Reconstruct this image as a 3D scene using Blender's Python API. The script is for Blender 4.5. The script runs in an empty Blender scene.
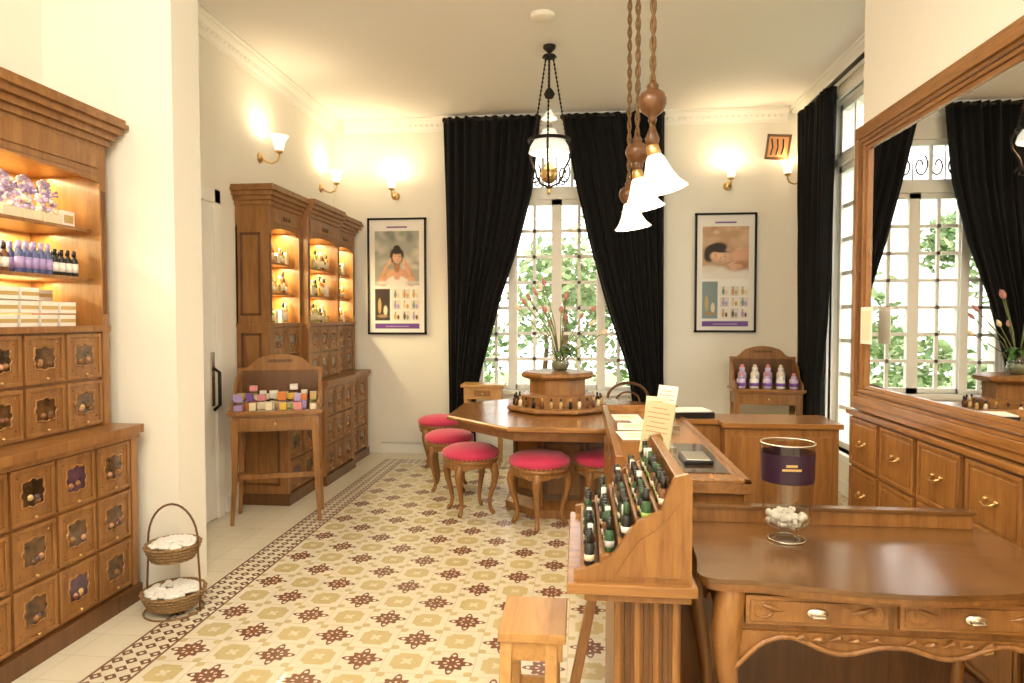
import bpy, bmesh, math, random
from mathutils import Matrix, Vector
random.seed(7)
R=random.Random(11)
sc=bpy.context.scene
pi=math.pi
# ---------------------------------------------------------------- materials
def newmat(name):
    m=bpy.data.materials.new(name); m.use_nodes=True
    return m, m.node_tree, m.node_tree.nodes['Principled BSDF']
def mat(name,col,rough=.5,metal=0,es=0,ecol=None,trans=0,coat=0,bump=0,bscale=60,ior=1.45,sheen=0,var=0):
    m,nt,b=newmat(name)
    b.inputs['Base Color'].default_value=(*col,1)
    b.inputs['Roughness'].default_value=rough
    b.inputs['Metallic'].default_value=metal
    b.inputs['IOR'].default_value=ior
    b.inputs['Transmission Weight'].default_value=trans
    b.inputs['Coat Weight'].default_value=coat
    b.inputs['Coat Roughness'].default_value=.12
    b.inputs['Sheen Weight'].default_value=sheen
    if es:
        b.inputs['Emission Color'].default_value=(*(ecol or col),1)
        b.inputs['Emission Strength'].default_value=es
    tc=nt.nodes.new('ShaderNodeTexCoord')
    if bump or var:
        n=nt.nodes.new('ShaderNodeTexNoise'); n.inputs['Scale'].default_value=bscale; n.inputs['Detail'].default_value=5
        nt.links.new(tc.outputs['Object'],n.inputs['Vector'])
        if bump:
            bp=nt.nodes.new('ShaderNodeBump'); bp.inputs['Strength'].default_value=bump; bp.inputs['Distance'].default_value=.01
            nt.links.new(n.outputs['Fac'],bp.inputs['Height']); nt.links.new(bp.outputs['Normal'],b.inputs['Normal'])
        if var:
            r=nt.nodes.new('ShaderNodeValToRGB')
            r.color_ramp.elements[0].position=.3; r.color_ramp.elements[1].position=.7
            r.color_ramp.elements[0].color=(*[c*(1-var) for c in col],1)
            r.color_ramp.elements[1].color=(*[min(1,c*(1+var)) for c in col],1)
            nt.links.new(n.outputs['Fac'],r.inputs['Fac']); nt.links.new(r.outputs['Color'],b.inputs['Base Color'])
    return m
def wood(name,c1,c2,scale=(14,14,1.3),rough=.36,coat=.2):
    m,nt,b=newmat(name)
    tc=nt.nodes.new('ShaderNodeTexCoord'); mp=nt.nodes.new('ShaderNodeMapping')
    mp.inputs['Scale'].default_value=scale
    n=nt.nodes.new('ShaderNodeTexNoise'); n.inputs['Scale'].default_value=1.6; n.inputs['Detail'].default_value=8; n.inputs['Distortion'].default_value=.8
    n2=nt.nodes.new('ShaderNodeTexNoise'); n2.inputs['Scale'].default_value=9; n2.inputs['Detail'].default_value=3
    mx=nt.nodes.new('ShaderNodeMath'); mx.operation='MULTIPLY_ADD'; mx.inputs[1].default_value=.35
    ad=nt.nodes.new('ShaderNodeMath'); ad.operation='MULTIPLY'; ad.inputs[1].default_value=.72
    r=nt.nodes.new('ShaderNodeValToRGB')
    r.color_ramp.elements[0].position=.35; r.color_ramp.elements[1].position=.66
    r.color_ramp.elements[0].color=(*c1,1); r.color_ramp.elements[1].color=(*c2,1)
    L=nt.links.new
    L(tc.outputs['Object'],mp.inputs['Vector']); L(mp.outputs['Vector'],n.inputs['Vector']); L(mp.outputs['Vector'],n2.inputs['Vector'])
    L(n.outputs['Fac'],ad.inputs[0]); L(n2.outputs['Fac'],mx.inputs[0]); L(ad.outputs[0],mx.inputs[2])
    L(mx.outputs[0],r.inputs['Fac']); L(r.outputs['Color'],b.inputs['Base Color'])
    bp=nt.nodes.new('ShaderNodeBump'); bp.inputs['Strength'].default_value=.12; bp.inputs['Distance'].default_value=.004
    L(n2.outputs['Fac'],bp.inputs['Height']); L(bp.outputs['Normal'],b.inputs['Normal'])
    b.inputs['Roughness'].default_value=rough; b.inputs['Coat Weight'].default_value=coat; b.inputs['Coat Roughness'].default_value=.15
    return m
W=wood('wood_honey',(.185,.074,.017),(.325,.148,.040))
WX=wood('wood_honey_x',(.20,.082,.019),(.345,.158,.044),(1.3,14,14),.26,.35)
WY=wood('wood_honey_y',(.20,.082,.019),(.345,.158,.044),(14,1.3,14),.26,.35)
WD=wood('wood_dark',(.08,.03,.007),(.15,.06,.016))
WT=wood('wood_walnut_top',(.105,.045,.012),(.185,.085,.024),(1.2,12,12),.2,.5)
WL=wood('wood_light',(.40,.20,.06),(.55,.30,.10),(14,1.3,14))
plaster=mat('plaster_cream',(.88,.85,.76),.85,bump=.05,bscale=80)
plasterc=mat('plaster_ceiling',(.91,.89,.86),.9)
paintw=mat('paint_white',(.88,.87,.82),.45)
glassdark=mat('drawer_glass',(.045,.022,.010),.1,coat=.6,var=.6,bscale=25)
glassbrown=mat('drawer_glass_warm',(.10,.05,.02),.1,coat=.6,var=.6,bscale=30)
purplein=mat('purple_content',(.09,.04,.06),.2,coat=.6,var=.5,bscale=30)
brass=mat('brass',(.65,.45,.2),.28,1)
nickel=mat('nickel',(.75,.72,.65),.25,1)
iron=mat('iron_dark',(.03,.024,.02),.45,.7)
velvet=mat('velvet_black',(.003,.0028,.0034),.95,sheen=.01)
pink=mat('fabric_pink',(.60,.035,.11),.75,sheen=.3,bump=.15,bscale=150,var=.15)
shade=mat('opal_glass',(.95,.9,.8),.25,es=1.25,ecol=(1,.82,.56))
shadeoff=mat('opal_glass_dim',(.9,.88,.84),.2,es=.4,ecol=(1,.92,.8))
bulbm=mat('bulb_glow',(1,.9,.7),.3,es=25,ecol=(1,.8,.5))
rope=mat('rope',(.16,.09,.035),.8,bump=.6,bscale=120)
white=mat('white_paper',(.85,.83,.78),.6)
offw=mat('cream_card',(.75,.68,.5),.6)
blackm=mat('black_gloss',(.012,.012,.014),.25)
amberglow=mat('amber_panel',(.50,.22,.07),.5,es=.25,ecol=(1,.45,.15))
wick=mat('wicker',(.28,.17,.075),.7,bump=.8,bscale=90,var=.4)
cols={n:mat('c_'+n,c,.4) for n,c in dict(purple=(.18,.08,.36),lilac=(.42,.32,.62),yellow=(.7,.45,.05),green=(.32,.42,.08),orange=(.65,.2,.04),pink=(.7,.25,.3),white=(.85,.82,.76),amber=(.16,.06,.02),gold=(.55,.38,.14),dgreen=(.03,.08,.03),blue=(.08,.10,.25),black=(.015,.013,.013),cream=(.8,.7,.5),skin=(.66,.40,.26),skind=(.45,.23,.13),grey=(.42,.42,.42),teal=(.2,.35,.35)).items()}
def thin(name,base,gain,tint):
    m=bpy.data.materials.new(name); m.use_nodes=True; nt=m.node_tree; nt.nodes.clear()
    o=nt.nodes.new('ShaderNodeOutputMaterial'); mx=nt.nodes.new('ShaderNodeMixShader')
    lw=nt.nodes.new('ShaderNodeLayerWeight'); lw.inputs['Blend'].default_value=.5
    p=nt.nodes.new('ShaderNodeMath'); p.operation='POWER'; p.inputs[1].default_value=3
    q=nt.nodes.new('ShaderNodeMath'); q.operation='MULTIPLY_ADD'; q.inputs[1].default_value=gain; q.inputs[2].default_value=base
    t=nt.nodes.new('ShaderNodeBsdfTransparent'); t.inputs[0].default_value=(*tint,1); g=nt.nodes.new('ShaderNodeBsdfGlossy'); g.inputs['Roughness'].default_value=.03
    L=nt.links.new
    L(lw.outputs['Facing'],p.inputs[0]); L(p.outputs[0],q.inputs[0]); L(q.outputs[0],mx.inputs[0])
    L(t.outputs[0],mx.inputs[1]); L(g.outputs[0],mx.inputs[2]); L(mx.outputs[0],o.inputs[0]); return m
pane=thin('window_pane',.04,.3,(.98,.98,.98))
tglass=thin('thin_glass',.09,.85,(.88,.88,.85))
mirrorm=mat('mirror_silver',(.9,.9,.88),.01,1)
def vcolmat():
    m,nt,b=newmat('poster_print'); a=nt.nodes.new('ShaderNodeVertexColor'); a.layer_name='Col'
    nt.links.new(a.outputs['Color'],b.inputs['Base Color']); b.inputs['Roughness'].default_value=.3; return m
printm=vcolmat()
# floor tiles
def floormat():
    m,nt,b=newmat('encaustic_tiles'); N=nt.nodes; L=nt.links.new
    def inp(s,i,v):
        if isinstance(v,(int,float)): s.inputs[i].default_value=v
        else: L(v,s.inputs[i])
    def M(op,a,b_=0,c=0):
        n=N.new('ShaderNodeMath'); n.operation=op; inp(n,0,a); inp(n,1,b_)
        return n.outputs[0]
    g=N.new('ShaderNodeNewGeometry'); sx=N.new('ShaderNodeSeparateXYZ'); L(g.outputs['Position'],sx.inputs[0])
    X,Y=sx.outputs[0],sx.outputs[1]
    T=.2
    px=M('DIVIDE',M('ADD',X,1.85),T); py=M('DIVIDE',M('ADD',Y,.08),T)
    ix=M('FLOOR',px); iy=M('FLOOR',py)
    fx=M('SUBTRACT',M('SUBTRACT',px,ix),.5); fy=M('SUBTRACT',M('SUBTRACT',py,iy),.5)
    ck=M('FLOORED_MODULO',M('ADD',ix,iy),2.0)
    r=M('SQRT',M('ADD',M('MULTIPLY',fx,fx),M('MULTIPLY',fy,fy)))
    th=M('ARCTAN2',fy,fx)
    c4=M('COSINE',M('MULTIPLY',th,4.0)); c8=M('COSINE',M('MULTIPLY',th,8.0))
    lim=M('ADD',M('MULTIPLY',c4,.06),M('ADD',M('MULTIPLY',c8,.07),.335))
    mot=M('LESS_THAN',r,lim)
    ring=M('MULTIPLY',M('GREATER_THAN',r,.11),M('LESS_THAN',r,.185))
    gap=M('MULTIPLY',ring,M('GREATER_THAN',c8,.35))
    ax=M('ABSOLUTE',fx); ay=M('ABSOLUTE',fy)
    def dot(cx,cy,rad):
        a=M('SUBTRACT',ax,cx); d=M('SUBTRACT',ay,cy)
        return M('LESS_THAN',M('SQRT',M('ADD',M('MULTIPLY',a,a),M('MULTIPLY',d,d))),rad)
    pier=M('MAXIMUM',dot(.34,0,.045),dot(0,.34,.045))
    mot=M('MULTIPLY',mot,M('SUBTRACT',1.0,M('MAXIMUM',gap,pier)))
    arms=dot(.42,.42,.10)
    sq=M('LESS_THAN',M('MAXIMUM',ax,ay),.34)
    cx=M('SUBTRACT',ax,.34); cy=M('SUBTRACT',ay,.34)
    cr=M('SQRT',M('ADD',M('MULTIPLY',cx,cx),M('MULTIPLY',cy,cy)))
    tan=M('MULTIPLY',sq,M('GREATER_THAN',cr,.12))
    star=M('LESS_THAN',r,M('ADD',M('MULTIPLY',c4,-.04),.11))
    tan=M('MULTIPLY',tan,M('SUBTRACT',1.0,M('MULTIPLY',star,.7)))
    grout=M('GREATER_THAN',M('MAXIMUM',ax,ay),.488)
    field=M('MULTIPLY',M('GREATER_THAN',X,-1.85),M('LESS_THAN',Y,6.72))
    b1=M('MULTIPLY',M('GREATER_THAN',X,-2.05),M('LESS_THAN',X,-1.85)); b1=M('MULTIPLY',b1,M('LESS_THAN',Y,6.92))
    b2=M('MULTIPLY',M('GREATER_THAN',Y,6.72),M('LESS_THAN',Y,6.92)); b2=M('MULTIPLY',b2,M('GREATER_THAN',X,-2.05))
    bd=M('MAXIMUM',b1,b2)
    bx=M('DIVIDE',M('ADD',X,2.05),.0667); by=M('DIVIDE',Y,.0667)
    gx=M('SUBTRACT',M('FRACT',bx),.5); gy=M('SUBTRACT',M('FRACT',by),.5)
    br=M('ADD',M('ABSOLUTE',gx),M('ABSOLUTE',gy))
    bm=M('MULTIPLY',M('LESS_THAN',br,.44),M('GREATER_THAN',br,.16))
    edge=M('MAXIMUM',M('MULTIPLY',M('LESS_THAN',X,-2.038),b1),M('MULTIPLY',M('GREATER_THAN',X,-1.862),b1))
    bm=M('MULTIPLY',M('MAXIMUM',bm,edge),bd)
    def mix(f,a,c):
        n=N.new('ShaderNodeMix'); n.data_type='RGBA'; L(f,n.inputs[0])
        for i,v in((6,a),(7,c)):
            if isinstance(v,tuple): n.inputs[i].default_value=(*v,1)
            else: L(v,n.inputs[i])
        return n.outputs[2]
    no=N.new('ShaderNodeTexNoise'); no.inputs['Scale'].default_value=3; no.inputs['Detail'].default_value=6; L(g.outputs['Position'],no.inputs['Vector'])
    cream=mix(no.outputs['Fac'],(.68,.62,.47),(.82,.77,.62))
    tanc=mix(no.outputs['Fac'],(.52,.42,.20),(.65,.55,.29))
    brn=(.20,.075,.038)
    c=mix(M('MULTIPLY',M('MULTIPLY',tan,ck),field),cream,tanc)
    c=mix(M('MULTIPLY',M('MULTIPLY',arms,M('SUBTRACT',1.0,ck)),field),c,tanc)
    c=mix(M('MULTIPLY',M('MULTIPLY',mot,M('SUBTRACT',1.0,ck)),field),c,brn)
    c=mix(bm,c,(.17,.08,.045))
    c=mix(M('MULTIPLY',grout,.4),c,(.4,.34,.24))
    L(c,b.inputs['Base Color']); b.inputs['Roughness'].default_value=.32; b.inputs['Coat Weight'].default_value=.12
    return m
floorm=floormat()
# ---------------------------------------------------------------- builder
class B:
    def __init__(s,name,T=None):
        s.name=name; s.V=[];s.F=[];s.MI=[];s.S=[];s.mats=[];s.T=T or Matrix(); s.FC={}
    def add(s,vs,fs,m,sm=False):
        o=len(s.V); s.V+=[s.T@Vector(v) for v in vs]
        if m not in s.mats: s.mats.append(m)
        k=s.mats.index(m)
        for f in fs: s.F.append([i+o for i in f]); s.MI.append(k); s.S.append(sm)
    def box(s,x0,x1,y0,y1,z0,z1,m):
        s.add([(x0,y0,z0),(x1,y0,z0),(x1,y1,z0),(x0,y1,z0),(x0,y0,z1),(x1,y0,z1),(x1,y1,z1),(x0,y1,z1)],
              [(0,3,2,1),(4,5,6,7),(0,1,5,4),(1,2,6,5),(2,3,7,6),(3,0,4,7)],m)
    def cbox(s,c,d,m,rot=None):
        vs=[]
        for z in(-1,1):
            for x,y in((-1,-1),(1,-1),(1,1),(-1,1)):
                v=Vector((x*d[0]/2,y*d[1]/2,z*d[2]/2))
                if rot: v=rot@v
                vs.append(Vector(c)+v)
        s.add(vs,[(0,3,2,1),(4,5,6,7),(0,1,5,4),(1,2,6,5),(2,3,7,6),(3,0,4,7)],m)
    def prism(s,poly,c0,c1,m,fr=None,sm=False):
        fr=fr or (lambda a,b,c:(a,b,c)); n=len(poly)
        vs=[fr(a,b,c0) for a,b in poly]+[fr(a,b,c1) for a,b in poly]
        s.add(vs,[tuple(range(n))[::-1],tuple(range(n,2*n))],m)
        s.add(vs,[(i,(i+1)%n,n+(i+1)%n,n+i) for i in range(n)],m,sm)
    def lathe(s,prof,c,m,n=24,sm=True,mt=None,ph=0,fl=0,fn=8):
        mt=mt or Matrix(); vs=[];c=Vector(c)
        for r,z in prof:
            for k in range(n):
                a=2*pi*k/n+ph; rr=r*(1+fl*math.cos(fn*a))
                vs.append(c+(mt@Vector((rr*math.cos(a),rr*math.sin(a),z))))
        fs=[]
        for i in range(len(prof)-1):
            for k in range(n):
                k2=(k+1)%n; fs.append((i*n+k,i*n+k2,(i+1)*n+k2,(i+1)*n+k))
        if prof[0][0]>1e-5 and sm!='open': fs.append(tuple(range(n))[::-1])
        if prof[-1][0]>1e-5 and sm!='open': fs.append(tuple(range((len(prof)-1)*n,len(prof)*n)))
        s.add(vs,fs,m,bool(sm))
    def ball(s,c,r,m,n=12,sc=(1,1,1)):
        k=8; s.lathe([(max(1e-6,r*sc[0]*math.sin(pi*i/k)),-r*sc[2]*math.cos(pi*i/k)) for i in range(k+1)],c,m,n)
    def tube(s,pts,r,m,n=8,sq=False):
        pts=[Vector(p) for p in pts]; N=len(pts); rs=r if isinstance(r,(list,tuple)) else [r]*N
        vs=[];prev=None
        for i,p in enumerate(pts):
            t=(pts[min(i+1,N-1)]-pts[max(i-1,0)]).normalized()
            if prev is None:
                a=t.cross(Vector((0,0,1))) if abs(t.z)<.9 else t.cross(Vector((0,1,0)))
            else: a=prev-t*prev.dot(t)
            a.normalize(); prev=a; b=t.cross(a)
            for k in range(n):
                an=2*pi*k/n+(pi/4 if sq else 0); vs.append(p+(a*math.cos(an)+b*math.sin(an))*rs[i])
        fs=[(i*n+k,i*n+(k+1)%n,(i+1)*n+(k+1)%n,(i+1)*n+k) for i in range(N-1) for k in range(n)]
        fs+=[tuple(range(n))[::-1],tuple(range((N-1)*n,N*n))]
        s.add(vs,fs,m,not sq)
    def done(s,bevel=0,parent=None,solid=0):
        lo=Vector([min(v[i] for v in s.V) for i in range(3)]); hi=Vector([max(v[i] for v in s.V) for i in range(3)])
        o=Vector(((lo.x+hi.x)/2,(lo.y+hi.y)/2,lo.z))
        me=bpy.data.meshes.new(s.name); me.from_pydata([v-o for v in s.V],[],s.F)
        for m in s.mats: me.materials.append(m)
        for p,k,sm in zip(me.polygons,s.MI,s.S): p.material_index=k; p.use_smooth=sm
        if s.FC:
            ca=me.color_attributes.new('Col','FLOAT_COLOR','POINT')
            for vi,c in s.FC.items(): ca.data[vi].color=(*c,1)
        bm=bmesh.new(); bm.from_mesh(me)
        if not bevel and not s.FC: bmesh.ops.remove_doubles(bm,verts=bm.verts,dist=1e-5)
        bmesh.ops.recalc_face_normals(bm,faces=bm.faces); bm.to_mesh(me); bm.free()
        ob=bpy.data.objects.new(s.name,me); ob.location=o; sc.collection.objects.link(ob)
        if solid:
            md=ob.modifiers.new('s','SOLIDIFY'); md.thickness=solid
        if bevel:
            md=ob.modifiers.new('b','BEVEL'); md.width=bevel; md.segments=2; md.limit_method='ANGLE'; md.angle_limit=math.radians(50)
        if parent: ob.parent=parent; ob.location=o-parent.location
        return ob
def light(name,loc,power,col=(1,.72,.42),r=.04,parent=None,typ='POINT',size=None,rot=None):
    l=bpy.data.lights.new(name,typ); l.energy=power; l.color=col
    if typ=='POINT': l.shadow_soft_size=r
    if typ=='AREA': l.shape='RECTANGLE'; l.size,l.size_y=size
    o=bpy.data.objects.new(name,l); o.location=loc
    if rot: o.rotation_euler=rot
    sc.collection.objects.link(o)
    if parent: o.parent=parent; o.location=Vector(loc)-parent.location
    return o
def cart(cx,cy,w,h,n=56):
    # baroque cartouche outline: rounded square with ogee bumps on each side, arched top
    P=[]
    for i in range(n):
        a=2*pi*i/n; c,s_=math.cos(a),math.sin(a)
        q=1/max(abs(c),abs(s_))**.70
        q*=1-.10*math.exp(-((abs(math.sin(2*a))-.62)/.20)**2)
        q*=1+.05*math.exp(-((min(abs(c),abs(s_)))/.22)**2)
        if s_>0: q*=1+.06*s_**4
        P.append((cx+w*.92*q*c,cy+h*.90*q*s_))
    return P
# ---------------------------------------------------------------- room
H=3.66; YB=7.26; XL=-2.73; XR=2.25
XM=1.60; YM=4.04
def simple(name,boxes,m,bevel=0):
    b=B(name)
    for x in boxes: b.box(*x,m)
    return b.done(bevel)
simple('floor',[(-3.2,2.6,-3,YB+.25,-.1,0)],floorm)
simple('ceiling',[(-3.2,2.6,-3,YB+.25,H,H+.12)],plasterc)
wx0,wx1,wz0,wz1=-1.1,.6,.72,3.32
simple('wall_back',[(-3.0,wx0,YB,YB+.25,0,H),(wx1,2.5,YB,YB+.25,0,H),(wx0,wx1,YB,YB+.25,0,wz0),(wx0,wx1,YB,YB+.25,wz1,H)],plaster)
simple('wall_left',[(-3.15,-2.9,-3,3.4,0,H),(-3.15,XL,3.66,YB,0,H),(-3.15,-2.16,3.4,3.66,0,H)],plaster)
ry0,ry1,rz0,rz1=4.6,6.35,.35,3.4
simple('wall_right',[(XM,2.5,-3,YM,.985,H),(1.98,2.5,-3,YM,0,.985),(XM,1.98,-3,.9,0,.985),(XR,2.5,YM,ry0,0,H),(XR,2.5,ry1,YB,0,H),(XR,2.5,ry0,ry1,0,rz0),(XR,2.5,ry0,ry1,rz1,H)],plaster)
simple('wall_front',[(-2.9,XM,-3.2,-3,0,H)],plaster)
def cornice(name,p0,p1,nrm):
    prof=[(0,0),(0,-.13),(.012,-.13),(.018,-.105),(.035,-.09),(.055,-.055),(.09,-.03),(.095,-.018),(.12,-.012),(.12,0)]
    b=B(name); p0=Vector(p0);p1=Vector(p1);nrm=Vector(nrm); d=(p1-p0).normalized(); L=(p1-p0).length
    b.prism([(c,z) for c,z in prof],0,L,paintw,lambda a,z,c:tuple(p0+d*c+nrm*a+Vector((0,0,H+z-.001))))
    k=int(L/.06)
    for i in range(k):
        q=p0+d*(i+.5)*.06+nrm*.042+Vector((0,0,H-.075)); b.ball(q,.014,paintw,6)
    return b.done()
cornice('trim_1',(XL,3.68,0),(XL,YB,0),(1,0,0))
cornice('trim_2',(XL+.13,YB,0),(XR-.13,YB,0),(0,-1,0))
cornice('trim_3',(XR,YM+.02,0),(XR,YB,0),(-1,0,0))
simple('baseboard_back',[(-2.2,XR,YB-.02,YB,0,.11),(-2.2,XR,YB-.028,YB,.09,.11)],paintw)
simple('baseboard_left',[(XL,XL+.02,4.9,5.08,0,.11)],paintw)
simple('baseboard_right',[(XR-.02,XR,YM+.02,YB-.03,0,.11)],paintw)
b=B('door_1')
b.box(XL+.001,XL+.03,3.80,4.72,.005,2.35,paintw)
for (y0,y1,z0,z1) in((3.72,3.80,0.002,2.45),(4.72,4.80,0.002,2.45),(3.72,4.80,2.35,2.45)): b.box(XL+.001,XL+.05,y0,y1,z0,z1,paintw)
for z0,z1 in((.2,.95),(1.1,2.2)):
    for y0,y1 in((3.88,4.22),(4.30,4.64)): b.box(XL+.03,XL+.042,y0,y1,z0,z1,paintw)
b.box(XL+.03,XL+.045,4.655,4.70,.85,1.25,nickel)
b.tube([(XL+.045,4.68,1.13),(XL+.09,4.68,1.1),(XL+.09,4.68,.86),(XL+.045,4.68,.82)],.013,iron)
b.done(.003)
def mull(b,a0,a1,z0,z1,nc,nr,fr,t=.034,f=.055):
    def bx(p0,p1,q0,q1,c0,c1):
        P=[fr(x,c,z) for z in(q0,q1) for x,c in((p0,c0),(p1,c0),(p1,c1),(p0,c1))]
        b.add(P,[(0,3,2,1),(4,5,6,7),(0,1,5,4),(1,2,6,5),(2,3,7,6),(3,0,4,7)],paintw)
    bx(a0,a0+f,z0,z1,-.03,.03); bx(a1-f,a1,z0,z1,-.03,.03); bx(a0,a1,z0,z0+f,-.03,.03); bx(a0,a1,z1-f,z1,-.03,.03)
    for i in range(1,nc):
        x=a0+f+(a1-a0-2*f)*i/nc; bx(x-t/2,x+t/2,z0,z1,-.015,.015)
    for j in range(1,nr):
        z=z0+f+(z1-z0-2*f)*j/nr; bx(a0,a1,z-t/2,z+t/2,-.015,.015)
    P=[fr(a0,0,z0),fr(a1,0,z0),fr(a1,0,z1),fr(a0,0,z1)]
    b.add(P,[(0,1,2,3)],pane)
b=B('window_1'); fr=lambda a,c,z:(a,YB+.08+c,z)
zt=2.78
mull(b,-.74,-.255,wz0,zt,2,7,fr); mull(b,-.255,.23,wz0,zt,2,7,fr)
mull(b,wx0,-.74,wz0,zt,2,7,fr,f=.04); mull(b,.23,wx1,wz0,zt,2,7,fr,f=.04)
for x in(-.78,.19): b.box(x,x+.08,YB+.02,YB+.14,wz0,wz1,paintw)
b.box(wx0,wx1,YB,YB+.17,zt,zt+.09,paintw)
mull(b,wx0,wx1,zt+.09,wz1,5,1,fr,f=.05)
b.box(wx0-.05,wx1+.05,YB-.05,YB+.2,wz0-.05,wz0,paintw)
b.box(wx0-.05,wx0,YB-.015,YB+.02,wz0,wz1+.05,paintw);b.box(wx1,wx1+.05,YB-.015,YB+.02,wz0,wz1+.05,paintw)
for cx in(-.9,-.58,-.26,.06,.4):
    for sx in(-1,1):
        pts=[]
        for i in range(26):
            a=i/25*2.3*pi; r=.02+.055*(i/25); pts.append((cx+sx*(.075+r*math.cos(a)),YB+.13,3.08+r*math.sin(a)*1.7))
        b.tube(pts,.009,iron,6)
    b.tube([(cx,YB+.13,zt+.09),(cx,YB+.13,wz1)],.007,iron,6)
b.done()
b=B('window_2'); fr=lambda a,c,z:(XR+.1+c,a,z); zt2=2.85
w=(ry1-ry0)/3
for i in range(3): mull(b,ry0+w*i,ry0+w*(i+1),rz0,zt2,2,8,fr); mull(b,ry0+w*i,ry0+w*(i+1),zt2+.07,rz1,2,1,fr)
b.box(XR+.03,XR+.17,ry0,ry1,zt2,zt2+.07,paintw)
for y0,y1,z0,z1 in((ry0-.06,ry0,rz0-.05,rz1+.06),(ry1,ry1+.06,rz0-.05,rz1+.06),(ry0,ry1,rz1,rz1+.06)): b.box(XR-.02,XR+.02,y0,y1,z0,z1,paintw)
b.box(XR-.05,XR+.2,ry0-.06,ry1+.06,rz0-.05,rz0,paintw)
b.done()
# ---------------------------------------------------------------- curtains
def lerp(tab,z):
    if z>=tab[0][0]: return tab[0][1]
    for (z0,v0),(z1,v1) in zip(tab,tab[1:]):
        if z1<=z<=z0: return v0+(v1-v0)*(z0-z)/(z0-z1)
    return tab[-1][1]
def curtain(name,lt,rt,fr,ztop,zbot,nf=11,seed=1,rod=None):
    b=B(name); rr=random.Random(seed); ph=[rr.uniform(-.5,.5) for _ in range(nf+2)]
    ns=nf*8; nz=44; vs=[]
    for j in range(nz+1):
        z=ztop+(zbot-ztop)*j/nz; l=lerp(lt,z); r=lerp(rt,z); t=j/nz
        for i in range(ns+1):
            s=i/ns; f=s*nf
            amp=.035+.015*math.sin(ph[int(f)%len(ph)]*6+t*3)
            d=math.sin(2*pi*f+1.2*math.sin(t*4+f*.7))*amp
            x=l+(r-l)*s+.012*math.sin(2*pi*f*.5+t*5)*s*(1-s)*4
            vs.append(fr(x,d,z))
    fs=[(j*(ns+1)+i,j*(ns+1)+i+1,(j+1)*(ns+1)+i+1,(j+1)*(ns+1)+i) for j in range(nz) for i in range(ns)]
    b.add(vs,fs,velvet,True)
    if rod:
        b.tube([rod[0],rod[1]],.018,iron,10); b.ball(rod[0],.028,iron); b.ball(rod[1],.028,iron)
    return b.done(solid=.008)
fb=lambda x,d,z:(x,YB-.17+d,z)
curtain('curtain',[(3.63,-1.45),(0,-1.38)],[(3.63,-.42),(2.87,-.50),(2.23,-.66),(1.7,-.84),(.9,-1.06),(.5,-1.13),(0,-1.10)],fb,3.63,.03,seed=1,rod=((-1.44,YB-.17,3.60),(-.44,YB-.17,3.60)))
curtain('curtain',[(3.63,-.19),(2.87,-.04),(2.23,.11),(1.7,.26),(.95,.51),(.5,.57),(0,.56)],[(3.63,.86),(0,.86)],fb,3.63,.03,seed=4,rod=((-.19,YB-.17,3.60),(.84,YB-.17,3.60)))
fr3=lambda y,d,z:(XR-.10+d,y,z)
curtain('curtain',[(3.5,6.10),(1.5,6.18),(.9,6.28),(0,6.25)],[(3.5,6.86),(0,6.84)],fr3,3.5,.03,nf=8,seed=6,rod=((XR-.10,4.4,3.51),(XR-.10,6.9,3.51)))
# ---------------------------------------------------------------- cabinets
def drawer(b,a0,a1,b0,b1,c,style='glass',rnd=None):
    g=.008
    b.box(a0+g,a1-g,b0+g,b1-g,c,c+.012,W)
    m=.026
    for (p0,p1,q0,q1) in((a0+g,a1-g,b0+g,b0+m),(a0+g,a1-g,b1-m,b1-g),(a0+g,a0+m,b0+m,b1-m),(a1-m,a1-g,b0+m,b1-m)):
        b.box(p0,p1,q0,q1,c+.012,c+.020,W)
    cx,cy=(a0+a1)/2,(b0+b1)/2
    if style=='glass':
        w,h=(a1-a0)/2-.052,(b1-b0)/2-.056; cy+=.004
        mm=rnd.choice([glassdark]*3+[glassbrown]*6+[purplein])
        P=cart(cx,cy,w*.95,h*.92)
        b.prism(P,c+.010,c+.0135,mm)
        b.tube([(x,y,c+.014) for x,y in P+[P[0],P[1]]],.0055,WX,6)
        for sx in(-1,1):
            for sy in(-1,1):
                b.tube([(cx+sx*w*1.12,cy+sy*h*1.12,c+.013),(cx+sx*w*1.0,cy+sy*h*1.05,c+.015)],[.006,.003],WX,5)
        for k in range(rnd.choice([2,3,4,5])):
            b.ball((cx+w*rnd.uniform(-.5,.5),cy-h*rnd.uniform(.2,.55),c+.0115),.015,rnd.choice([W,WD,W,cols['amber'],cols['skind'],cols['gold'],purplein]),7,(1,1,1))
        b.ball((cx,b0+.030,c+.026),.008,brass,8)
    else:
        b.box(a0+.04,a1-.04,b0+.04,b1-.04,c+.010,c+.017,W)
        b.tube([(cx-.035,cy+.008,c+.018),(cx-.03,cy-.004,c+.04),(cx,cy-.012,c+.045),(cx+.03,cy-.004,c+.04),(cx+.035,cy+.008,c+.018)],.005,brass,6)
        b.ball((cx-.035,cy+.008,c+.02),.01,brass,8); b.ball((cx+.035,cy+.008,c+.02),.01,brass,8)
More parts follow.
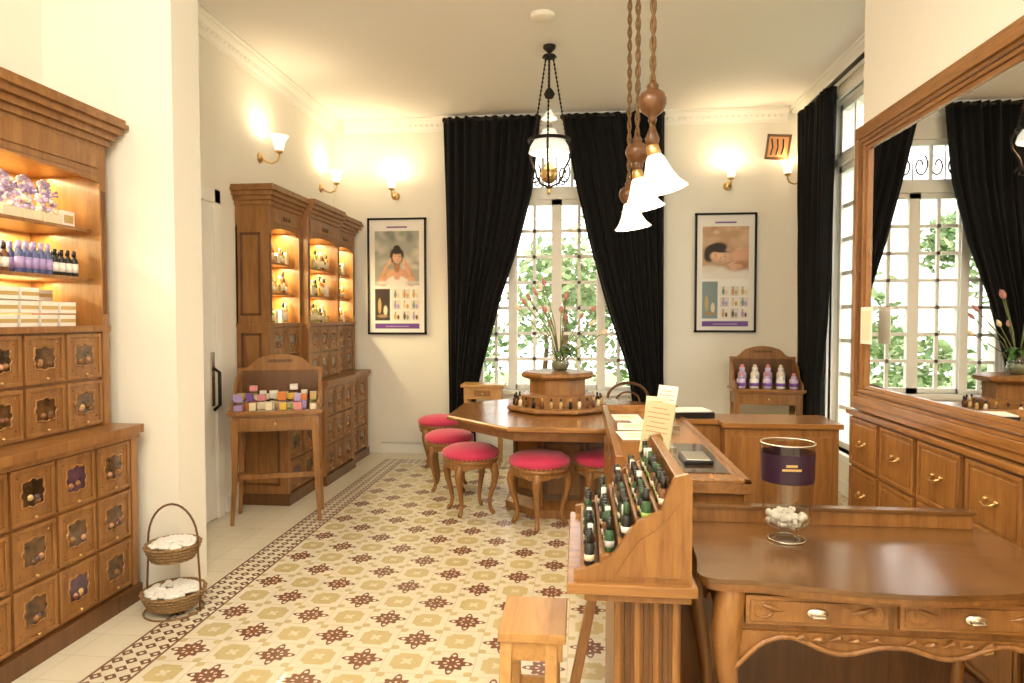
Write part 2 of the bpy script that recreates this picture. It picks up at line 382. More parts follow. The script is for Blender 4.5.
def cabinet(name,bays,dl,du,Tm,pow_=3.0):
    b=B(name,Tm); a=0; lights=[]; shelfinfo=[]
    rnd=random.Random(5)
    for bi,(L,nc,pr) in enumerate(bays):
        a0,a1=a,a+L; a=a1; l=dl+pr; u=du+pr
        e0=.02 if bi==0 else 0; e1=.02 if bi==len(bays)-1 else 0
        b.box(a0-e0*.5,a1+e1*.5,0.001,.09,.002,l+.012,WD)
        b.box(a0,a1,.09,.90,.002,l-.022,W)
        b.box(a0-e0,a1+e1,.895,.94,.002,l+.03,W); b.box(a0-e0*.5,a1+e1*.5,.87,.895,.002,l+.012,W)
        pw=.045
        for p in(a0,a1-pw): b.box(p,p+pw,.09,.87,l-.022,l,W)
        cw=(L-2*pw)/nc
        for i in range(nc):
            for j in range(3):
                drawer(b,a0+pw+i*cw,a0+pw+(i+1)*cw,.10+j*.257,.10+(j+1)*.257,l-.022,rnd=rnd)
        b.box(a0,a1,.94,1.44,.002,u-.022,W)
        b.box(a0-e0*.4,a1+e1*.4,1.43,1.46,.002,u+.008,W)
        for p in(a0,a1-pw):
            b.box(p,p+pw,.94,1.43,u-.022,u,W)
            b.box(p,p+pw,1.46,2.24,.002,u,W)
            for k in range(3): b.box(p+.009+k*.011,p+.013+k*.011,1.52,2.16,u,u+.004,WD)
        for i in range(nc):
            for j in range(2):
                drawer(b,a0+pw+i*cw,a0+pw+(i+1)*cw,.945+j*.242,.945+(j+1)*.242,u-.022,rnd=rnd)
        b.box(a0,a1,1.46,2.24,.002,.02,WL)
        for z in(1.71,1.96): b.box(a0+pw,a1-pw,z-.018,z,.02,u-.05,W)
        b.box(a0,a1,2.235,2.40,.002,u,W)
        n=14; pl=[(a0+pw+(L-2*pw)*i/n,2.235-.035*(abs(2*i/n-1)**2.2)) for i in range(n+1)]
        b.prism(pl+[(a1-pw,2.24),(a0+pw,2.24)],u-.02,u,W)
        b.box(a0+.06,a1-.06,2.27,2.37,u,u+.008,W)
        for q in range(3): b.ball(((a0+a1)/2+(q-1)*.05,2.32,u+.008),.02,WD,10,(1,1,.6))
        for z0,z1,o in((2.395,2.43,.015),(2.43,2.465,.035),(2.465,2.50,.06),(2.50,2.525,.08),(2.525,2.55,.07)):
            b.box(a0-(o if bi==0 else 0),a1+(o if bi==len(bays)-1 else 0),z0,z1,.002,u+o,W)
        for z in(1.69,1.94,2.235): lights.append(((a0+a1)/2,z-.006,.12,L-2*pw-.06))
        shelfinfo.append((a0+pw,a1-pw,u))
    for (z0,z1,d) in((.16,.82,dl),(1.0,1.38,du),(1.52,2.18,du)):
        for (q0,q1,w0,w1) in((z0,z1,.04,.06),(z0,z1,d-.09,d-.07),(z0,z0+.02,.04,d-.07),(z1-.02,z1,.04,d-.07)):
            b.box(-.008,0,q0,q1,w0,w1,WD)
    ob=b.done(.003)
    for i,(la,lz,lc,ll) in enumerate(lights):
        light('shelf_light_%d'%i,Tm@Vector((la,lz,lc)),pow_*ll/.6,(1,.84,.44),parent=ob,typ='AREA',size=(.03,ll))
    return ob,shelfinfo
def TL(x0,y0): return Matrix(((0,0,1,x0),(1,0,0,y0),(0,1,0,0),(0,0,0,1)))
T1=TL(-2.9,1.22); cab1,s1=cabinet('apothecary_cabinet',[(2.09,8,0)],.565,.42,T1,5.5)
T2=TL(XL,5.10); cab2,s2=cabinet('apothecary_cabinet',[(.62,2,0),(.78,3,.06),(.62,2,0)],.42,.28,T2,8)
AX=Matrix(((1,0,0),(0,0,1),(0,1,0)))
def bottle(b,x,y,z,r,h,body,cap,label=None):
    b.lathe([(r*.9,0.0005),(r,.005),(r,h*.62),(r*.45,h*.75),(r*.4,h*.8)],(x,y,z),body,10,mt=AX)
    b.lathe([(r*.5,h*.78),(r*.5,h)],(x,y,z),cap,10,mt=AX)
    if label: b.lathe([(r*1.03,h*.15),(r*1.03,h*.5)],(x,y,z),label,10,mt=AX)
b=B('product_bottles',T1)
a0,a1,u=s1[0]
x=a0+.03; n_=0
while x<a1-.05:
    grp=int((x-a0)/.22)%3
    body,cap,lab=[(cols['amber'],cols['black'],cols['white']),(cols['blue'],cols['lilac'],cols['lilac']),(cols['black'],cols['black'],cols['white'])][grp]
    if (x-a0)%.22>.02:
        for zz in(.18,.25,.32): bottle(b,x+(zz-.25)*.2,1.7102,zz,.019,.13+(.02 if grp==1 else 0),body,cap,lab)
    x+=.042
b.done()
b=B('soap_boxes',T1)
x=a0+.03
rr=random.Random(3)
while x<a1-.14:
    n=rr.choice([2,3,3]) if x<a1-.4 else rr.choice([2,3])
    for row,zz in enumerate((.12,.25)):
        for k in range(n+(1 if row==0 and n<3 else 0)):
            dx=.004*k; b.box(x+dx,x+.10+dx,1.4605+k*.063,1.4605+k*.063+.056,zz,zz+.1,cols['white']); b.box(x+dx,x+.10+dx,1.4605+k*.063+.018,1.4605+k*.063+.036,zz+.1,zz+.1008,cols['gold'])
    x+=.118
b.done(.002)
b=B('gift_baskets',T1)
petal=mat('petal_lilac',(.62,.50,.70),.7,var=.25,bscale=40)
for x in (.15,.35,.55,.75,.95,1.15):
    b.box(x-.08,x+.04,1.9605,2.05,.2,.32,cols['white']); b.box(x-.07,x+.03,1.98,2.03,.32,.321,cols['gold'])
for x in (1.25,1.30,1.35,1.40,1.45,1.50): bottle(b,x,1.9605,.27,.02,.11,cols['black'],cols['gold'],cols['black']); bottle(b,x+.02,1.9605,.2,.02,.13,cols['black'],cols['gold'],cols['white'])
for x in (1.60,1.72,1.84):
    b.box(x-.05,x+.05,1.9605,2.01,.23,.33,cols['cream'])
    for k in range(90):
        t=rr.uniform(0,2*pi); q=rr.uniform(0,.06); hgt=rr.uniform(0,.13); q*=1-hgt*3
        d=rr.uniform(.008,.016)
        b.ball((x+q*math.cos(t),2.01+hgt,.28+q*math.sin(t)),d,rr.choice([petal,petal,petal,cols['cream'],cols['white'],cols['lilac']]),6)
    for s_ in(-1,1): b.tube([(x,2.10,.315),(x+s_*.03,2.12,.325),(x+s_*.035,2.10,.325),(x,2.095,.32)],[.003,.007,.007,.003],cols['lilac'],6)
    for q in range(3): b.ball((x+.02*(q-1),2.155+.01*(q%2),.28),.016,petal,6)
b.box(1.91,1.99,1.9605,2.04,.24,.32,cols['white']); b.box(1.92,1.98,1.98,2.02,.32,.321,cols['gold'])
b.done()
b=B('product_bottles',T2)
for si,(p0,p1,u) in enumerate(s2):
    for lv,z in enumerate((1.4602,1.7102,1.9602)):
        x=p0+.035
        while x<p1-.03:
            k=rr.random()
            if k<.65: bottle(b,x,z,u-.10,.019+.006*rr.random(),.11+.08*rr.random(),rr.choice([cols['amber'],cols['gold'],cols['orange'],cols['cream'],cols['green']]),rr.choice([cols['white'],cols['black'],cols['gold']]),cols['cream'])
            elif k<.95: 
                h=.06+.07*rr.random(); b.box(x-.02,x+.024,z+.0003,z+h,u-.13,u-.08,rr.choice([cols['white'],cols['cream'],cols['gold'],cols['yellow']]))
            x+=.054
b.done()
# ---------------------------------------------------------------- gallery tables
def rotT(x,y,a): return Matrix.Translation((x,y,0))@Matrix.Rotation(a,4,'Z')
def gtable(x,y,ang):
    b=B('display_table',rotT(x,y,ang)); w,d,h=.66,.38,.83
    b.box(-w/2,w/2,-d/2,d/2,h-.025,h,WX); b.box(-w/2+.015,w/2-.015,-d/2+.015,d/2-.015,h-.04,h-.025,W)
    b.box(-w/2+.03,w/2-.03,-d/2+.03,d/2-.03,h-.15,h-.04,W)
    b.box(-w/2+.09,w/2-.09,-d/2+.02,-d/2+.03,h-.135,h-.055,W); b.ball((0,-d/2+.012,h-.095),.012,brass,8)
    for sx in(-1,1):
        for sy in(-1,1):
            X,Y=sx*(w/2-.05),sy*(d/2-.05)
            b.tube([(X,Y,h-.05),(X,Y,h-.2),(X+sx*.008,Y+sy*.004,.3),(X+sx*.025,Y+sy*.015,0)],[.036,.034,.024,.017],W,4,True)
    b.box(-w/2+.05,w/2-.05,-.015,.015,.30,.335,W)
    for sx in(-1,1): b.box(sx*(w/2-.045)-.012,sx*(w/2-.045)+.012,-d/2+.04,d/2-.04,.30,.335,W)
    n=20; P=[(-w/2+.02,h)]
    for i in range(n+1):
        t=i/n; X=(-w/2+.02)+(w-.04)*t; k=abs(2*t-1)
        P.append((X,h+.36-(.0 if k<.55 else .07*min(1,(k-.55)/.2))+.035*math.cos(k*pi/1.1)*(k<.55)))
    P.append((w/2-.02,h))
    b.prism(P,d/2-.035,d/2-.012,W,lambda a,z,c:(a,c,z))
    b.box(-.09,.09,d/2-.037,d/2-.034,h+.33,h+.352,WD)
    b.box(-w/2+.05,w/2-.05,d/2-.038,d/2-.034,h+.03,h+.27,WD)
    for sx in(-1,1):
        xx=sx*(w/2-.03); P=[(-d/2+.02,h),(-d/2+.02,h+.05),(-.05,h+.08),(.03,h+.2),(d/2-.04,h+.25),(d/2-.04,h)]
        b.prism(P,xx-.01,xx+.01,W,lambda a,z,c:(c,a,z))
    return b.done(.003)
GX,GY,GA=-2.25,4.80,math.radians(18)
gtable(GX,GY,GA); gtable(1.78,6.66,math.radians(-4))
b=B('gift_boxes',rotT(GX,GY,GA))
cl=['purple','yellow','orange','green','pink','white','lilac','cream','yellow','cream','cream','white','gold']
for j,(yy,nn,z) in enumerate(((.08,8,2),(0.01,7,2),(-.06,8,1),(-.125,6,1))):
    for i in range(nn):
        x=-.26+.52*i/(nn-1)+rr.uniform(-.006,.006)
        for k in range(z if rr.random()<.7 else z+1):
            q=.028*rr.uniform(.75,1.05); hh=rr.uniform(.035,.062); zz=.8305+k*.063; b.box(x-q,x+q,yy-q,yy+q-.002,zz,zz+hh,cols[rr.choice(cl)])
            b.box(x-q-.001,x+q+.001,yy-.006,yy+.006,zz,zz+hh+.0005,cols[rr.choice(['cream','gold','white'])])
b.done(.002)
b=B('cosmetic_jars',rotT(1.78,6.66,math.radians(-4)))
for yy in(-.09,.04):
    for i in range(5):
        x=-.24+.12*i+(.03 if yy>0 else 0); hh=.12 if yy<0 else .19
        if x>.26: continue
        b.lathe([(.035,0),(.042,.01),(.042,hh*.7),(.025,hh*.85),(.028,hh*.86),(.028,hh)],(x,yy,.8305),cols['white'] if i%2 else petal,12)
        b.lathe([(.0435,hh*.2),(.0435,hh*.45)],(x,yy,.8305),cols['purple'],12)
        b.ball((x,yy,.8305+hh+.012),.02,cols['cream'] if i%2 else cols['pink'],8)
b.done()
b=B('side_table')
b.box(-1.2,-.76,6.66,6.94,.80,.83,WL); b.box(-1.17,-.79,6.68,6.92,.68,.80,WL)
for x in(-1.15,-.81):
    for y in(6.71,6.89): b.tube([(x,y,.7),(x,y,0)],[.028,.018],WL,4,True)
b.box(-1.06,-.9,6.672,6.68,.71,.77,W); b.ball((-.98,6.668,.74),.012,brass,8)
b.done(.003)
# ---------------------------------------------------------------- stools
def stool(x,y,a=.3,s=1.0):
    b=B('stool',rotT(x,y,a)@Matrix.Scale(s,4)); r=.205
    b.lathe([(1e-5,.385),(r-.02,.385),(r,.39),(r+.008,.41),(r-.004,.425),(1e-5,.425)],(0,0,0),W,32)
    b.lathe([(1e-5,.425),(r-.005,.425),(r+.014,.445),(r+.008,.475),(r-.04,.503),(r-.12,.515),(1e-5,.52)],(0,0,0),pink,32)
    for k in range(40):
        t=2*pi*k/40; b.ball(((r+.005)*math.cos(t),(r+.005)*math.sin(t),.428),.006,brass,6)
    for k in range(4):
        t=pi/4+k*pi/2; c,s_=math.cos(t),math.sin(t)
        prof=[(.165,.40,.034),(.19,.36,.036),(.205,.31,.031),(.195,.24,.024),(.17,.16,.019),(.155,.09,.016),(.165,.04,.015),(.185,.015,.018),(.195,.002,.012)]
        b.tube([(q*c,q*s_,z) for q,z,_ in prof],[p[2] for p in prof],W,8)
    for k in range(4):
        t0=pi/4+k*pi/2; vs=[];n=12
        for i in range(n+1):
            t=t0+pi/2*i/n; dz=.02+.035*abs(2*i/n-1)**1.5+(.012 if i==n//2 else 0)
            for z in(.39,.39-dz): 
                for rr_ in(r-.005,r-.022): vs.append((rr_*math.cos(t),rr_*math.sin(t),z))
        fs=[]
        for i in range(n):
            o=i*4;p=o+4; fs+=[(o,p,p+2,o+2),(o+1,o+3,p+3,p+1),(o+2,p+2,p+3,o+3)]
        b.add(vs,fs,W,False)
    b.done()
stool(-1.42,6.68,.2); stool(-1.14,5.78,.1); stool(-.84,5.10,.5,1.02); stool(-.29,4.84,.75,1.03); stool(.17,5.0,.3)
# ---------------------------------------------------------------- octagonal table
TCX,TCY=-.12,5.42
b=B('octagonal_table')
def octo(prof,m,sm=False,c=(TCX,TCY,0)): b.lathe(prof,c,m,8,sm,ph=pi/8)
octo([(1e-5,.71),(.93,.71),(.95,.715),(.97,.725),(.97,.742),(.96,.755),(1e-5,.755)],WX)
octo([(1e-5,.64),(.85,.64),(.87,.65),(.89,.71),(1e-5,.71)],W)
for k in range(8):
    a=pi/8+k*pi/4
    b.tube([(TCX+.35*math.cos(a),TCY+.35*math.sin(a),.754),(TCX+.945*math.cos(a),TCY+.945*math.sin(a),.754)],.0025,WD,4)
    R1=.395; old=b.T; b.T=Matrix.Translation((TCX,TCY,0))@Matrix.Rotation(k*pi/4,4,'Z')
    b.box(R1,R1+.012,-.13,.13,.13,.17,WD); b.box(R1,R1+.012,-.13,.13,.55,.59,WD); b.box(R1,R1+.012,-.15,-.12,.13,.59,WD); b.box(R1,R1+.012,.12,.15,.13,.59,WD)
    b.box(R1,R1+.006,-.09,.09,.20,.52,W)
    b.T=old
octo([(.50,0.001),(.50,.06),(.46,.09),(.44,.11),(.428,.12),(.428,.60),(.46,.62),(.50,.64)],W)
b.done(.002)
b=B('tiered_display_stand')
c=(TCX-.06,TCY+.05,.7575)
octo([(.40,0),(.43,.015),(.43,.035),(.41,.045),(.31,.045),(.31,.12),(.30,.13)],W,c=c)
octo([(.30,.13),(.24,.135),(.24,.25),(.29,.265),(.31,.28),(.31,.30),(.29,.31),(1e-5,.31)],W,c=c)
b.done(.002)
b=B('essence_bottles')
for k in range(30):
    a=2*pi*k/30; x,y=c[0]+.355*math.cos(a),c[1]+.355*math.sin(a)
    z=c[2]+.0455
    m1=rr.choice([cols['amber'],cols['amber'],cols['black'],cols['gold'],cols['cream']])
    b.lathe([(.014,0),(.014,.045),(.006,.055),(.006,.06)],(x,y,z),m1,8); b.lathe([(.008,.058),(.008,.08)],(x,y,z),cols['black'] if k%3 else cols['gold'],8)
b.done()
vx,vy,vz=c[0]+.02,c[1],c[2]+.3105
b=B('flower_vase',Matrix.Translation((vx,vy,vz)))
b.lathe([(.04,0),(.055,.005),(.075,.05),(.07,.09),(.05,.12),(.06,.15)],(0,0,0),tglass,20,'open')
b.lathe([(1e-5,.006),(.05,.006),(.07,.05),(.064,.085),(1e-5,.088)],(0,0,0),mat('vase_water',(.2,.22,.14),.1,coat=.5),16)
bud=mat('lotus_bud',(.50,.22,.20),.5); stem=mat('stem_green',(.16,.18,.06),.5); leafm=mat('leaf_green',(.06,.16,.03),.5,var=.3)
for k in range(17):
    a=rr.uniform(0,2*pi); sp=rr.uniform(.08,.34); hh=rr.uniform(.42,.70)-.35*sp
    if k<6: a=pi+rr.uniform(-.5,.5); hh=.50+.04*k; sp=.33-.04*k
    top=Vector((sp*math.cos(a),sp*math.sin(a),hh)); mid=Vector((sp*.35*math.cos(a),sp*.35*math.sin(a),hh*.55))
    b.tube([(0,0,.03),mid,top],.004,stem,5)
    d=(top-mid).normalized(); q=Vector((0,0,1)).rotation_difference(d).to_matrix()
    b.lathe([(.004,-.01),(.013,.006),(.018,.025),(.011,.05),(.001,.07)],top,bud if k%4 else cols['cream'],8,mt=q)
for k in range(16):
    a=rr.uniform(0,2*pi); L=rr.uniform(.10,.22); z=rr.uniform(.12,.2); P=[]
    for i in range(6):
        t=i/5; w=.022*math.sin(pi*min(1,t+.08)); x=L*t; zz=z+.10*t-.14*t*t
        for s_ in(-1,1): P.append((x*math.cos(a)-s_*w*math.sin(a),x*math.sin(a)+s_*w*math.cos(a),zz))
    b.add(P,[(2*i,2*i+1,2*i+3,2*i+2) for i in range(5)],leafm,True)
b.done()
b=B('wooden_chair',rotT(.50,6.40,math.radians(190)))
b.lathe([(1e-5,.43),(.21,.43),(.22,.44),(.21,.455),(1e-5,.455)],(0,0,0),W,24)
for sx in(-1,1):
    for sy in(-1,1): b.tube([(sx*.15,sy*.15,.43),(sx*.18,sy*.19,0)],[.02,.014],W,8)
b.tube([(-.19,-.17,.43)]+[(-.2*math.cos(t),-.2,.72+.15*math.sin(t)) for t in [pi*i/10 for i in range(11)]]+[(.19,-.17,.43)],.014,WD,8)
b.tube([(-.12,-.17,.44)]+[(-.12*math.cos(t),-.2,.68+.1*math.sin(t)) for t in [pi*i/10 for i in range(11)]]+[(.12,-.17,.44)],.01,WD,8)
b.done()
# ---------------------------------------------------------------- wicker stand
b=B('wicker_basket_stand',Matrix.Translation((-2.07,3.20,0)))
def basket(z,r):
    n=32; prof=[(r*.78,z),(r*.9,z+.03),(r,z+.075),(r*1.04,z+.085)]
    b.lathe([(1e-5,z)]+prof+[(r*.95,z+.08),(r*.85,z+.03),(r*.7,z+.012),(1e-5,z+.012)],(0,0,0),wick,n)
    for j in range(5):
        zz=z+.008+j*.017; q=r*(.80+.24*(j/4)**.8); b.tube([(q*math.cos(2*pi*i/40)*(1+.015*(-1)**i),q*math.sin(2*pi*i/40)*(1+.015*(-1)**i),zz) for i in range(41)],.007,wick,6)
    for k in range(110):
        t=rr.uniform(0,2*pi); e=r*.85*math.sqrt(rr.random()); b.ball((e*math.cos(t),e*math.sin(t),z+.078+.014*(1-e/r)),.018,white,7,(1,1,.6))
basket(.03,.145); basket(.27,.125)
for s_ in(-1,1):
    b.tube([(s_*.14,0,.0),(s_*.145,0,.12),(s_*.135,0,.3)]+[(s_*.135*math.cos(t),0,.36+.19*math.sin(t)) for t in [pi/2*i/8 for i in range(9)]],.006,WD,6)
b.tube([(.14*math.cos(2*pi*i/24),.14*math.sin(2*pi*i/24),.006) for i in range(25)],.005,wick,6)
b.done()
# ---------------------------------------------------------------- posters (printed picture = per-vertex colour)
def sstep(e0,e1,x):
    t=max(0,min(1,(x-e0)/(e1-e0))); return t*t*(3-2*t)
def poster(name,x0,x1,z0,z1,kind):
    b=B(name); y=YB; f=.022; W_,H_=x1-x0,z1-z0; A=H_/W_
    b.box(x0+.003,x1-.003,y-.018,y-.002,z0+.003,z1-.003,white)
    for (a0,a1,c0,c1) in((x0,x0+f,z0,z1),(x1-f,x1,z0,z1),(x0,x1,z0,z0+f),(x0,x1,z1-f,z1)): b.box(a0,a1,y-.035,y-.001,c0,c1,blackm)
    q=random.Random(kind+3); ops=[]
    def E(cx,cy,rx,ry,col,rot=0,soft=.12,lit=0): ops.append(('e',cx,cy,rx,ry,col,math.cos(rot),math.sin(rot),soft,lit))
    def Rc(a0,a1,c0,c1,col): ops.append(('r',a0,a1,c0,c1,col))
    S=(.62,.36,.22); S2=(.74,.48,.32); SD=(.40,.19,.10); Hh=(.035,.018,.012); Wt=(.82,.80,.76)
    if kind==0:
        Rc(.12,.88,.86,1.80,(.36,.38,.33))
        for k in range(26): E(q.uniform(.1,.9),q.uniform(1.15,1.8),q.uniform(.05,.12),q.uniform(.05,.12),q.choice([(.50,.52,.44),(.28,.33,.24),(.62,.60,.52),(.22,.24,.2)]),0,.9)
        E(.5,1.00,.31,.15,S,0,.2,.3)
        E(.5,1.20,.06,.13,SD,0,.3)
        E(.5,1.375,.125,.155,Hh,0,.2); E(.5,1.51,.06,.05,Hh,0,.25)
        E(.505,1.34,.082,.115,S2,.08,.2,.35)
        E(.5,1.435,.09,.04,Hh,0,.5)
        for sx in(-1,1):
            E(.505+sx*.034,1.362,.018,.006,(.10,.05,.03),0,.7); E(.505+sx*.034,1.386,.022,.004,(.20,.10,.06),sx*-.15,.7)
            E(.505+sx*.05,1.31,.026,.022,(.72,.40,.29),0,.9)
            E(.5+sx*.21,1.09,.042,.18,S,sx*.36,.25,.4)
            E(.5+sx*.13,1.25,.035,.06,S2,sx*.25,.3,.3)
            for j in range(4): E(.5+sx*(.105+.015*j),1.31-.010*j,.008,.04,S2,sx*(.15-.12*j),.4)
            E(.5+sx*.24,.93,.09,.09,S,0,.3,.3)
        E(.507,1.325,.010,.024,(.58,.34,.22),0,.8); E(.507,1.283,.024,.008,(.52,.17,.14),0,.6)
        E(.5,.91,.20,.12,Wt,0,.2); E(.5,1.00,.06,.05,S,0,.5)
        E(.25,.90,.14,.04,(.7,.7,.66),0,.7); E(.78,.90,.14,.04,(.6,.6,.56),0,.7)
    else:
        Rc(.12,.88,.93,1.80,(.52,.33,.19))
        for k in range(20): E(q.uniform(.1,.9),q.uniform(1.3,1.8),q.uniform(.06,.14),q.uniform(.04,.1),q.choice([(.62,.42,.26),(.42,.24,.13),(.70,.52,.36)]),0,.9)
        E(.5,.97,.5,.16,(.80,.76,.70),0,.3); E(.2,1.08,.2,.07,(.74,.68,.60),.1,.6)
        E(.76,1.26,.28,.16,S,.25,.2,.4); E(.70,1.13,.22,.09,SD,.1,.6)
        E(.34,1.42,.20,.11,Hh,.25,.25); E(.23,1.31,.09,.12,Hh,0,.35)
        E(.43,1.28,.19,.115,S2,-.15,.2,.35)
        E(.40,1.385,.16,.03,Hh,-.1,.6)
        for cx in(.34,.49): E(cx,1.305-.1*(cx-.33),.030,.006,(.20,.10,.06),-.15,.7); E(cx,1.335-.1*(cx-.33),.034,.005,(.28,.15,.09),-.1,.7)
        E(.42,1.265,.014,.03,(.60,.35,.22),.1,.8); E(.405,1.215,.034,.010,(.55,.20,.16),-.1,.6); E(.32,1.25,.04,.03,(.72,.40,.29),0,.9); E(.54,1.23,.04,.03,(.72,.40,.29),0,.9)
        for j in range(4): E(.60+.02*j,1.17-.03*j,.09,.016,S2,.35-.06*j,.35)
        E(.72,1.12,.07,.05,S,.2,.4,.2)
    top=.84 if kind==0 else .91
    Rc(0,1,0,top,(.85,.83,.79)); Rc(0,.12,0,3,(.85,.83,.79)); Rc(.88,1,0,3,(.85,.83,.79)); Rc(0,1,1.80,3,(.85,.83,.79))
    Rc(.12,.38,.24,top-.04,(.06,.045,.04) if kind==0 else (.22,.30,.30)); E(.20,.5,.03,.14,(.55,.40,.16),0,.2); E(.30,.42,.035,.09,(.75,.68,.5),0,.2); E(.25,.32,.10,.03,(.4,.25,.12),0,.4)
    cs=[(.55,.38,.14),(.16,.07,.03),(.42,.32,.6),(.7,.6,.4),(.2,.3,.3),(.6,.3,.12)]
    for i in range(3):
        for j in range(3):
            xx=.42+i*.157; yy=.24+j*.19
            Rc(xx,xx+.145,yy,yy+.17,(.70,.67,.60) if (i+j)%2 else (.80,.76,.68))
            E(xx+.05,yy+.075,.024,.06,cs[(i+2*j)%6],0,.2); E(xx+.10,yy+.06,.022,.042,cs[(i*3+j+1)%6],0,.2); E(xx+.05,yy+.145,.01,.014,(.05,.04,.04),0,.3)
    Rc(.12,.88,.10,.19,(.16,.06,.30)); Rc(.3,.7,.135,.15,(.6,.5,.75)); Rc(.33,.67,1.86,1.885,(.16,.06,.30))
    nx,nz=110,220; vs=[];n0=len(b.V)
    ix0,ix1,iz0,iz1=x0+f,x1-f,z0+f,z1-f
    for j in range(nz+1):
        for i in range(nx+1):
            px=ix0+(ix1-ix0)*i/nx; pz=iz0+(iz1-iz0)*j/nz; X=(px-x0)/W_; Y=(pz-z0)/W_*2.03/A
            col=(.85,.83,.79)
            for o in ops:
                if o[0]=='r':
                    if o[1]<=X<=o[2] and o[3]<=Y<=o[4]: col=o[5]
                else:
                    _,cx,cy,rx,ry,cc,C,S_,so,lit=o; dx,dy=X-cx,Y-cy
                    if abs(dx)>max(rx,ry)*1.5 or abs(dy)>max(rx,ry)*1.5: continue
                    u_=(dx*C+dy*S_)/rx; v_=(-dx*S_+dy*C)/ry; rr_=math.sqrt(u_*u_+v_*v_)
                    al=1-sstep(1-so,1+so*.5,rr_)
                    if al>0:
                        k=1+lit*(.5*v_-.5*u_-.6*rr_*rr_+.2); cc=tuple(max(0,min(.9,w_*k)) for w_ in cc)
                        col=tuple(p_*(1-al)+r_*al for p_,r_ in zip(col,cc))
            vs.append((px,y-.0195,pz)); b.FC[n0+len(vs)-1]=col
    b.add(vs,[(j*(nx+1)+i,j*(nx+1)+i+1,(j+1)*(nx+1)+i+1,(j+1)*(nx+1)+i) for j in range(nz) for i in range(nx)],printm)
    return b.done()
poster('framed_poster',-2.34,-1.68,1.32,2.60,0)
poster('framed_poster',1.20,1.83,1.35,2.60,1)
# ---------------------------------------------------------------- sconces
def sconce(p,n):
    n=Vector(n); t=Vector((-n.y,n.x,0)); p=Vector(p)
    M_=Matrix(((n.x,t.x,0,p.x),(n.y,t.y,0,p.y),(0,0,1,p.z),(0,0,0,1)))
    b=B('wall_sconce',M_)
    mt=Matrix(((0,0,1),(0,1,0),(-1,0,0)))
    b.lathe([(.045,.001),(.045,.01),(.03,.02),(.012,.03),(1e-5,.032)],(0,0,0),brass,16,mt=mt)
    b.tube([(.02,0,0),(.06,0,-.035),(.11,0,-.05),(.16,0,-.03),(.175,0,.01),(.175,0,.04)],.009,brass,8)
    b.lathe([(1e-5,.03),(.02,.032),(.034,.045),(.03,.058)],(.175,0,0),brass,14)
    b.lathe([(.028,.05),(.038,.075),(.045,.11),(.058,.15),(.082,.178),(.078,.18),(.055,.15),(.041,.11),(.034,.075)],(.175,0,0),shade,24,'open',fl=.03,fn=6)
    b.lathe([(.012,.05),(.022,.09),(.02,.12),(1e-5,.135)],(.175,0,0),bulbm,10)
    ob=b.done()
    light('bulb',M_@Vector((.185,0,.18)),4.2,(1,.79,.48),parent=ob,r=.05)
sconce((XL,5.53,2.87),(1,0,0)); sconce((XL,6.88,2.87),(1,0,0)); sconce((-2.02,YB,2.84),(0,-1,0)); sconce((1.53,YB,2.88),(0,-1,0)); sconce((XR,7.05,2.90),(-1,0,0))
b=B('wall_lantern',Matrix.Translation((2.00,7.12,3.24))@Matrix.Rotation(math.radians(-18),4,'Z')@Matrix.Rotation(math.radians(14),4,'X')@Matrix.Rotation(math.radians(8),4,'Y'))
b.box(-.11,.11,-.06,.06,-.12,.12,WD)
for x0,x1,z0,z1 in((-.115,.115,-.125,-.10),(-.115,.115,.10,.125),(-.115,-.092,-.125,.125),(.092,.115,-.125,.125)): b.box(x0,x1,-.075,-.06,z0,z1,WD)
b.box(-.092,.092,-.068,-.06,-.10,.10,amberglow)
for k in range(3): b.tube([(-.06+.05*k,-.072,-.08),(-.05+.05*k,-.074,0),(-.07+.055*k,-.072,.08)],.008,iron,6)
b.box(-.02,.02,.06,.12,-.02,.02,iron)
b.done(.003)
b=B('smoke_detector'); b.lathe([(.09,0),(.09,-.02),(.065,-.03),(1e-5,-.033)],(-.27,4.85,H),plaster,20)
b.done()
# ---------------------------------------------------------------- pendants
def pendant(x,y,zb,tilt,ballz):
    b=B('pendant_lamp')
    b.lathe([(.055,H-.03),(.055,H)],(x,y,0),WD,16)
    for s_ in(-1,1):
        pts=[]
        for i in range(60):
            t=i/59; z=H-.02-(H-.02-(zb+.2))*t; pts.append((x+.008*math.cos(t*60+s_*pi/2),y+.008*math.sin(t*60+s_*pi/2),z))
        b.tube(pts,.007,rope,5)
    b.lathe([(.012,-.09),(.018,-.075),(.016,-.062),(.044,-.04),(.057,-.01),(.057,.008),(.048,.03),(.02,.05),(.025,.062),(.012,.08)],(x,y,ballz),WD,20)
    b.lathe([(.01,-.05),(.024,-.035),(.03,-.01),(.018,.02),(.01,.04)],(x,y,zb+.26),WD,14)
    q=Matrix.Rotation(tilt,3,'Y'); c=Vector((x,y,zb+.22))
    b.lathe([(.018,.01),(.026,-.0),(.03,-.035),(.024,-.045)],c,brass,16,mt=q)
    b.lathe([(.026,-.035),(.036,-.05),(.046,-.08),(.058,-.115),(.078,-.155),(.105,-.185),(.101,-.188),(.074,-.155),(.054,-.115),(.042,-.08),(.03,-.05)],c,shade,32,'open',mt=q,fl=.03,fn=12)
    b.ball(c+q@Vector((0,0,-.11)),.03,bulbm,10)
    ob=b.done()
    light('bulb',c+q@Vector((0,0,-.19)),13,(1,.80,.52),parent=ob,r=.06)
pendant(.29,2.80,1.98,math.radians(-13),2.38)
pendant(.275,3.35,2.00,math.radians(-10),2.31)
pendant(.28,3.98,1.99,math.radians(-8),2.22)
